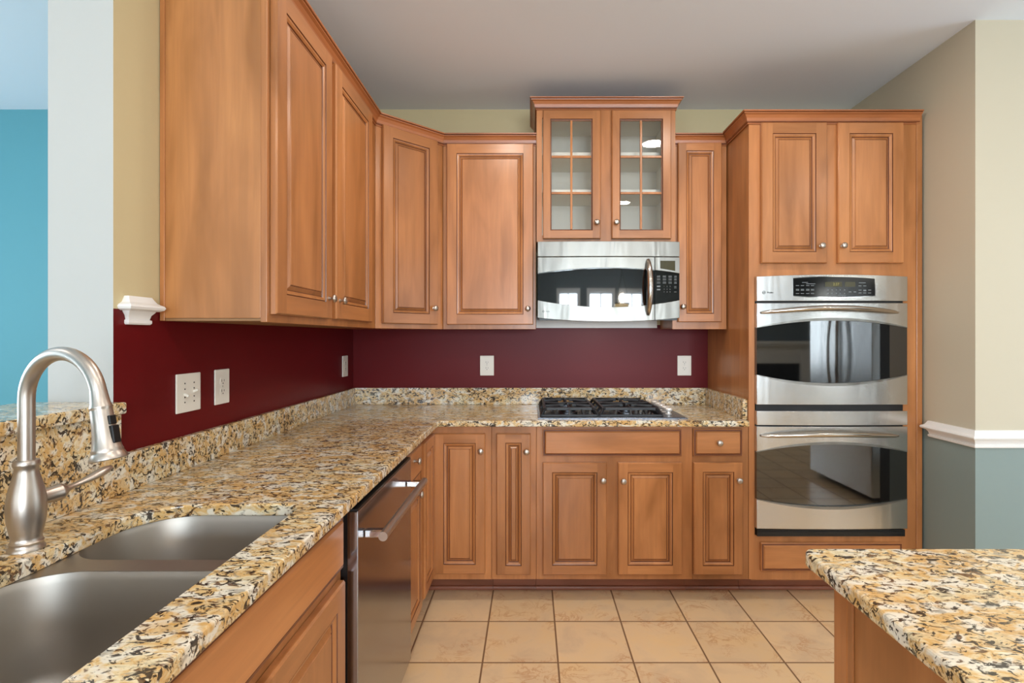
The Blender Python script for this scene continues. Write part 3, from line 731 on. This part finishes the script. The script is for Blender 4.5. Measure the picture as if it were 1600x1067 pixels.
def key(px, py, wd, ht):
    x, z_ = PX(px, YM), PZ(py, YM); y_ = bowg(x)-.0006; km.box(x-wd/2, x+wd/2, y_, y_+.002, z_-ht/2, z_+ht/2)
for r_, py in enumerate((432.2, 436.6, 441.6)):
    for px in (1028.8, 1038, 1047, 1055.5):
        for q in (-.9, .9): key(px, py+q, .0175 if px < 1050 else .013, .0022)
for py in (447.5, 452.5): key(1028.8, py, .018, .010*.7)
for py in (447.5, 449.8, 456): key(1055.3, py, .012, .002)
kp = part('key_marks', km, M['mark'], cpn, world=True)
for i, ch in enumerate('123456789'):
    px, py = 1037.5+(i % 3)*4.7, 447.6+(i//3)*4.3
    text(ch, .0085, PX(px, YM), bowg(PX(px, YM))-.0006, PZ(py, YM), M['mark'], kp, 'digit')
badge(d, PX(849, YM), bow(PX(849, YM))-.0004, PZ(486.5, YM), .0058)
part('underside', MB().box(mx0+.01, mx1-.01, YM+.01, YM+.03, 1.418, 1.432).box(mx0+.15, mx0+.50, YM+.031, YM+.20, 1.424, 1.4315), M['black'], t_, world=True)
part('lamp_lens', MB().box(mx0+.30, mx0+.44, YM+.035, YM+.15, 1.421, 1.4238), M['lampg'], t_, world=True, label='warm work light lens')

area('microwave_work_light', (mx0+.37, YM+.09, 1.419), (0, 0, 0), .13, .10, 1.0, (1, .88, .74))
# ------------------------------------------------------------------ double oven
YO = 2.592; ax0, ax1 = PX(1182.5, YO), PX(1418, YO)
t_ = thing('double_oven', 'stainless built-in double wall oven with arched dark windows, in the tower cabinet', 'oven', ((ax0+ax1)/2, 2.9, .336), 0)
Z = lambda py: PZ(py, YO)
part('housing', MB().box(1.126, 1.862, YO+.022, 3.15, .337, 1.626), M['black'], t_, world=True)
ob_ = lambda x: YO-.010*(1-((x-(ax0+ax1)/2)/((ax1-ax0)/2))**2)
cp = part('control_panel', cplate(MB(), ax0, ax1, cst(Z(470.2)), arc(ax0, ax1, Z(432), Z(429.3)), ob_, YO+.024), M['steel'], t_, world=True, smooth=True, bevel=.0015)
qx0, qx1 = PX(1238, YO), PX(1365, YO)
part('panel_bezel', cplate(MB(), qx0-.001, qx1+.004, arc(qx0, qx1, Z(463), Z(465.5)), arc(qx0, qx1, Z(434.5), Z(431.8)), lambda x: ob_(x)-.0012, YO), M['chrome'], cp, world=True, smooth=True)
pg = part('touch_panel', cplate(MB(), qx0, qx1, arc(qx0, qx1, Z(461.8), Z(464.3)), arc(qx0, qx1, Z(435.5), Z(433)), lambda x: ob_(x)-.0022, YO), M['panelg'], cp, world=True, smooth=True, label='black glass touch panel')
km = MB(); km2 = MB()
def okey(px, py, wpx, hpx, m=0):
    km = globals()['km2' if px > 1285 else 'km']
    x, z_ = PX(px, YO), Z(py); y_ = ob_(x)-.0028; wd = wpx*.00318; ht = hpx*.00318; km.box(x-wd/2, x+wd/2, y_, y_+.002, z_-ht/2, z_+ht/2, m)
for px in (1244.5, 1252, 1260.3, 1267.5):
    for py in (446.5, 452.3, 453.8, 458.8): okey(px, py, 5, .8)
okey(1256, 441.6, 9, .8); okey(1265, 443.8, 14, .8)
for px in (1291.5, 1298, 1304.5, 1310.5, 1317.5):
    for py in (453.3, 458.8): okey(px, py, 1.6, 1.6)
okey(1313.5, 461.6, 12, .7)
for px in (1326, 1333.5): okey(px, 456.3, 4, 1.4)
for px, pys in ((1341.5, (447, 453.5, 458)), (1349, (447, 453.5, 454.8, 458)), (1356.5, (453.5, 458))):
    for py in pys: okey(px, py, 4.6, 1)
okey(1345, 442.2, 10.5, .9)
kk = part('key_marks', km, M['mark'], pg, world=True); part('key_marks', km2, M['mark'], pg, world=True)
for pp, wp in ((1300, 26), (1326, 16)):
    x_, z_ = PX(pp, YO), Z(444.6); yy = ob_(x_)-.0028
    part('display', MB().box(x_-wp*.0016, x_+wp*.0016, yy, yy+.002, z_-.012, z_+.012), M['display'], pg, world=True)
text('2:27', .018, PX(1304, YO), ob_(PX(1304, YO))-.0032, Z(444.6), M['digit'], kk, 'digit')
badge(cp, PX(1193.2, YO), ob_(PX(1193, YO))-.0004, Z(457), .0080)
def oven_door(ztp, zbt, we_t, wc_t, we_b, wc_b, hy_e, hy_c):
    zt_ = arc(ax0, ax1, Z(we_t), Z(wc_t)); zb_ = arc(ax0, ax1, Z(we_b), Z(wc_b))
    d = part('door', cplate(cplate(MB(), ax0, ax1, zt_, cst(Z(ztp)), ob_, YO+.024), ax0, ax1, cst(Z(zbt)), zb_, ob_, YO+.024), M['steel'], t_, world=True, smooth=True, bevel=.0015)
    part('window', cplate(MB(), ax0+.0005, ax1-.0005, lambda x: zb_(x)+.0003, lambda x: zt_(x)-.0003, lambda x: ob_(ax0)+.002, YO+.024), M['blackg'], d, world=True, smooth=True, label='arched black glass window')
    part('window_lip', cplate(cplate(MB(), ax0, ax1, lambda x: zb_(x)-.001-.010*(1-abs((x-(ax0+ax1)/2)/((ax1-ax0)/2))**2), lambda x: zb_(x)+.0025, lambda x: ob_(x)-.0012, YO+.01), ax0, ax1, lambda x: zt_(x)-.0025, lambda x: zt_(x)+.001+.010*(1-abs((x-(ax0+ax1)/2)/((ax1-ax0)/2))**2), lambda x: ob_(x)-.0012, YO+.01), M['steelm'], d, world=True, smooth=True)
    pts = []; rr = []
    for k in range(25):
        u = k/24; s_ = math.sin(PI*u)
        px = 1193+(1408.5-1193)*u
        pts.append((PX(px, YO-.03), YO-.006-.044*s_**.6-.010*s_, PZ(hy_e+(hy_c-hy_e)*s_, YO-.03))); rr.append(.0065+.0085*s_**.5)
    part('handle', MB().tube(pts, rr, 16, up=(0, 0, 1), sx=.9), M['handle'], d, world=True, smooth=True, angle=60)
oven_door(473.6, 632, 511.5, 500, 586, 599.5, 488, 481.5)
part('vent_strip', cplate(MB(), ax0, ax1, cst(Z(664)), cst(Z(642)), ob_, YO+.024), M['steel'], t_, world=True, smooth=True, bevel=.0015)
oven_door(666.3, 826, 705.5, 693, 780, 791.5, 682.5, 677)
part('vent_trim', MB().box(ax0+.006, ax1-.006, YO+.008, YO+.0215, Z(839), Z(828.5)).box(ax0+.012, ax1-.012, YO+.004, YO+.0079, Z(833.5), Z(831)), M['black'], t_, world=True, bevel=.001)

# ------------------------------------------------------------------ dishwasher
dy0, dy1 = 1.370, 1.974; XD = -.455
t_ = thing('dishwasher', 'dark stainless dishwasher with a bar handle, under the granite counter', 'dishwasher', (XD, dy0, 0), PI/2)
w_ = dy1-dy0
part('tub', MB().box(.003, w_-.003, .05, .58, .10, .868), M['black'], t_)
d = part('door', MB().box(0, w_, 0, .028, .112, .8690), M['steeld'], t_, bevel=.002)
part('door_liner', MB().box(.001, w_-.001, .0285, .049, .112, .8690), M['black'], t_)
part('control_strip', MB().box(.002, w_-.002, .001, .048, .8695, .8750), M['black'], t_)
part('kick_plate', MB().box(.003, w_-.003, .115, .13, 0, .10), M['black'], t_)
zh = .792
part('handle', MB().tube([(.030, -.057, zh), (w_-.030, -.057, zh)], .0125, 24), M['nickel'], d, smooth=True, angle=50)
for xx in (.050, w_-.075):
    part('handle_post', MB().box(xx, xx+.024, -.052, -.0005, zh-.011, zh+.009), M['chrome'], d, bevel=.003)

# ------------------------------------------------------------------ cooktop
t_ = thing('gas_cooktop', 'black and steel four-burner gas cooktop set on the granite below the microwave', 'cooktop', (.41, 2.9, .9145), 0)
cx0, cx1, cy0, cy1 = .034, .792, 2.632, 3.145
part('tray', MB().box(cx0, cx1, cy0, cy1, .9148, .9195).box(cx0+.012, cx1-.012, cy0+.012, cy1-.012, .9196, .9215), M['enamel'], t_, world=True, bevel=.0015)
for bx, by, br in ((.195, 2.79, .040), (.195, 3.02, .034), (.505, 2.79, .034), (.505, 3.02, .044)):
    b = part('burner', MB().lathe([(br+.012, 0), (br+.010, .008), (br, .012), (br, .020)], (bx, by, .9216), (0,0,1), 28), M['enamel'], t_, world=True, smooth=True)
    part('burner_cap', MB().lathe([(br*.95, 0), (br*.97, .006), (br*.80, .009), (.0001, .010)], (bx, by, .9418), (0,0,1), 28), M['iron'], b, world=True, smooth=True)
def grate(x0, x1, y0, y1, chamfer):
    g = MB(); zt_ = .966; zl = .930; w1 = .013
    ins = .018
    base = [(x0, y0), (x1, y0), (x1, y1), (x0, y1)]
    if chamfer: base = [(x0, y0), (x1, y0), (x1, y1-.17), (x1-.07, y1), (x0, y1)]
    top = [(x+(ins if x < (x0+x1)/2 else -ins), y+(ins if y < (y0+y1)/2 else -ins)) for x, y in base]
    n = len(base)
    for i in range(n):
        j = (i+1) % n
        g.bar((*base[i], zl-.002), (*base[j], zl-.002), .010, .010)
        g.bar((*top[i], zt_-.006), (*top[j], zt_-.006), .012, .014)
        # sloping apron bars
        g.bar((*base[i], zl), (*top[i], zt_-.008), .012, .012)
        g.lathe([(.008, 0), (.008, .0075)], (base[i][0], base[i][1], .9217), (0,0,1), 8)
        for q in (.25, .5, .75):
            bx = base[i][0]+(base[j][0]-base[i][0])*q; by = base[i][1]+(base[j][1]-base[i][1])*q
            tx = top[i][0]+(top[j][0]-top[i][0])*q; ty = top[i][1]+(top[j][1]-top[i][1])*q
            g.bar((bx, by, zl), (tx, ty, zt_-.008), .010, .010)
    xm = (x0+x1)/2; ym = (y0+y1)/2
    g.bar((x0+ins, ym, zt_-.006), (x1-ins, ym, zt_-.006), .012, .014)
    for cy in ((y0+ym)/2, (y1+ym)/2):
        for dx_, dy_ in ((1,0),(-1,0),(0,1),(0,-1)):
            ex = xm+dx_*((x1-x0)/2-ins); ey = cy+dy_*((y1-y0)/4-ins*.6)
            g.bar((ex, ey, zt_-.005), (xm+dx_*.022, cy+dy_*.022, zt_-.001), .009, .014)
        for sx_ in (-1, 1):
            for sy_ in (-1, 1):
                g.bar((xm+sx_*((x1-x0)/2-ins), cy+sy_*((y1-y0)/4-ins*.4), zt_-.006), (xm+sx_*.045, cy+sy_*.035, zt_-.002), .008, .012)
    return part('grate', g, M['iron'], t_, world=True, bevel=.0012)
grate(.052, .340, 2.665, 3.130, False); grate(.352, .668, 2.665, 3.130, True)
for ky in (2.745, 2.82, 2.895, 2.97, 3.06):
    k_ = part('control_knob', MB().lathe([(.016, 0), (.018, .003), (.0125, .006), (.0125, .016), (.0185, .019), (.0205, .024), (.0200, .032), (.016, .036), (.0001, .0365)], (.722, ky, .9216), (0,0,1), 24), M['knobm'], t_, world=True, smooth=True, angle=50)

# ------------------------------------------------------------------ outlets and switches (local front = -y)
def outlet(label, loc, rot, w=.086, group=None):
    h = .123
    t_ = thing('outlet', label, 'outlet', loc, rot, group); z0_ = loc[2]
    part('cover_plate', MB().box(-w/2, w/2, -.006, -.0005, z0_, z0_+h), M['plate'], t_, bevel=.0035, seg=3)
    for k in (0, 1):
        zc_ = z0_+h*(.365 if k == 0 else .655)
        r = MB().prism([(x_, y_) for x_, y_ in rrect(-.0155, .0155, -.0130, .0130, (.007,)*4, 5)], .0058, .0072)
        r.v = [(x_, -z_, zc_+y_) for x_, y_, z_ in r.v]
        r_ = part('receptacle', r, M['plate'], t_)
        s_ = MB().box(-.0075, -.0055, -.0077, -.0071, zc_-.002, zc_+.007).box(.0055, .0075, -.0077, -.0071, zc_-.001, zc_+.006)
        s_.lathe([(.0024, 0), (.0024, .0007)], (0, -.0071, zc_-.0075), (0, -1, 0), 10)
        part('slot', s_, M['slot'], r_)
    part('screw', MB().lathe([(.0025, 0), (.0025, .001)], (0, -.0060, z0_+h*.51), (0, -1, 0), 10), M['nickel'], t_)
ZO = 1.091
outlet('white duplex outlet on the back wall, left of the cooktop', (PX(761, YW), YW, ZO), 0)
outlet('white duplex outlet on the back wall, close to the oven tower', (PX(1069, YW), YW, ZO), 0)
outlet('white duplex outlet on the red left wall, just right of the double light switch', (XL, 1.851, ZO), PI/2)
outlet('white duplex outlet on the left wall near the far corner, seen almost edge on', (XL, 3.075, ZO+.005), PI/2)
t_ = thing('light_switch', 'white double toggle light switch on the red left wall', 'light switch', (XL, 1.670, ZO-.002), PI/2)
part('cover_plate', MB().box(-.059, .059, -.006, -.0005, ZO-.002, ZO+.121), M['plate'], t_, bevel=.0035, seg=3)
for xx, up in ((-.021, -1), (.024, 1)):
    part('toggle', MB().bar((xx, -.005, ZO+.058+up*.002), (xx, -.020, ZO+.058+up*.008), .009, .008), M['plate'], t_, bevel=.0015)
    s_ = MB()
    for zz in (.030, .046, .072, .090): s_.lathe([(.0024, 0), (.0024, .001)], (xx, -.0060, ZO+zz), (0, -1, 0), 10)
    part('screw', s_, M['slot'], t_)

# ------------------------------------------------------------------ things behind the camera, seen in the reflections
t_ = thing('refrigerator', 'stainless French-door refrigerator, seen only as a reflection in the oven glass', 'refrigerator', (2.72, .63, 0), -PI/2)
part('body', MB().box(-.455, .455, .03, .70, .02, 1.76), M['slot'], t_)
for x0, x1, z0_, z1_, nm in ((-.455, -.003, .62, 1.78, 'door'), (.003, .455, .62, 1.78, 'door'), (-.455, .455, .06, .61, 'drawer')):
    d = part(nm, MB().box(x0, x1, -.04, .028, z0_, z1_), M['steel'], t_, bevel=.006)
    if nm == 'door':
        s_ = -1 if x0 < -.1 else 1
        part('handle', MB().tube([(s_*(.035+.03*math.sin(PI*k/12)), -.042-.05*math.sin(PI*k/12)**.5, .75+.9*k/12) for k in range(13)], .013, 12), M['handle'], d, smooth=True)
    else:
        part('handle', MB().tube([(-.36+.72*k/12, -.042-.05*math.sin(PI*k/12)**.5, .53) for k in range(13)], .013, 12), M['handle'], d, smooth=True)
t_ = thing('fireplace', 'white mantel fireplace on the far rear wall, seen only in reflections', 'fireplace', (4.45, YB+.01, 0), PI)
part('surround', MB().box(-.80, -.50, -.12, .0, 0, 1.15).box(.50, .80, -.12, 0, 0, 1.15).box(-.499, .499, -.12, 0, .85, 1.15), M['white'], t_, bevel=.004)
part('mantel_shelf', MB().box(-.92, .92, -.24, 0, 1.2, 1.26).box(-.86, .86, -.18, 0, 1.151, 1.199), M['white'], t_, bevel=.006)
part('firebox', MB().box(-.498, .498, -.06, 0, 0, .849), M['black'], t_)
t_ = thing('pendant_lamp', 'bowl pendant lamp on chains, seen only as a reflection in the microwave window', 'lamp', (1.52, -2.5, 1.70), 0)
part('bowl', MB().lathe([(.015, 0), (.09, .015), (.16, .06), (.19, .115), (.185, .115), (.15, .065), (.0001, .03)], (1.52, -2.5, 1.72), (0,0,1), 32), M['lampg'], t_, world=True, smooth=True)
part('rim', MB().lathe([(.192, 0), (.20, .004), (.20, .020), (.192, .024)], (1.52, -2.5, 1.836), (0,0,1), 32), M['black'], t_, world=True, smooth=True)
for k in range(3):
    a = 2*PI*k/3+.4; part('chain', MB().tube([(1.52+.19*math.cos(a), -2.5+.19*math.sin(a), 1.85), (1.52, -2.5, 2.36)], .004, 6), M['black'], t_, world=True)
part('stem', MB().tube([(1.52, -2.5, 2.35), (1.52, -2.5, 2.735)], .008, 10), M['black'], t_, world=True)
for x, y in CANS:  # trims of the cans; beyond the first pair these are added, unseen
    o = single('recessed_light', MB().lathe([(.075, 0), (.080, .002), (.085, .010)], (x, y, 2.7255), (0,0,1), 28), M['white'], 'unseen white recessed ceiling light, most of the set added', 'light', 'recessed ceiling lights', smooth=True)
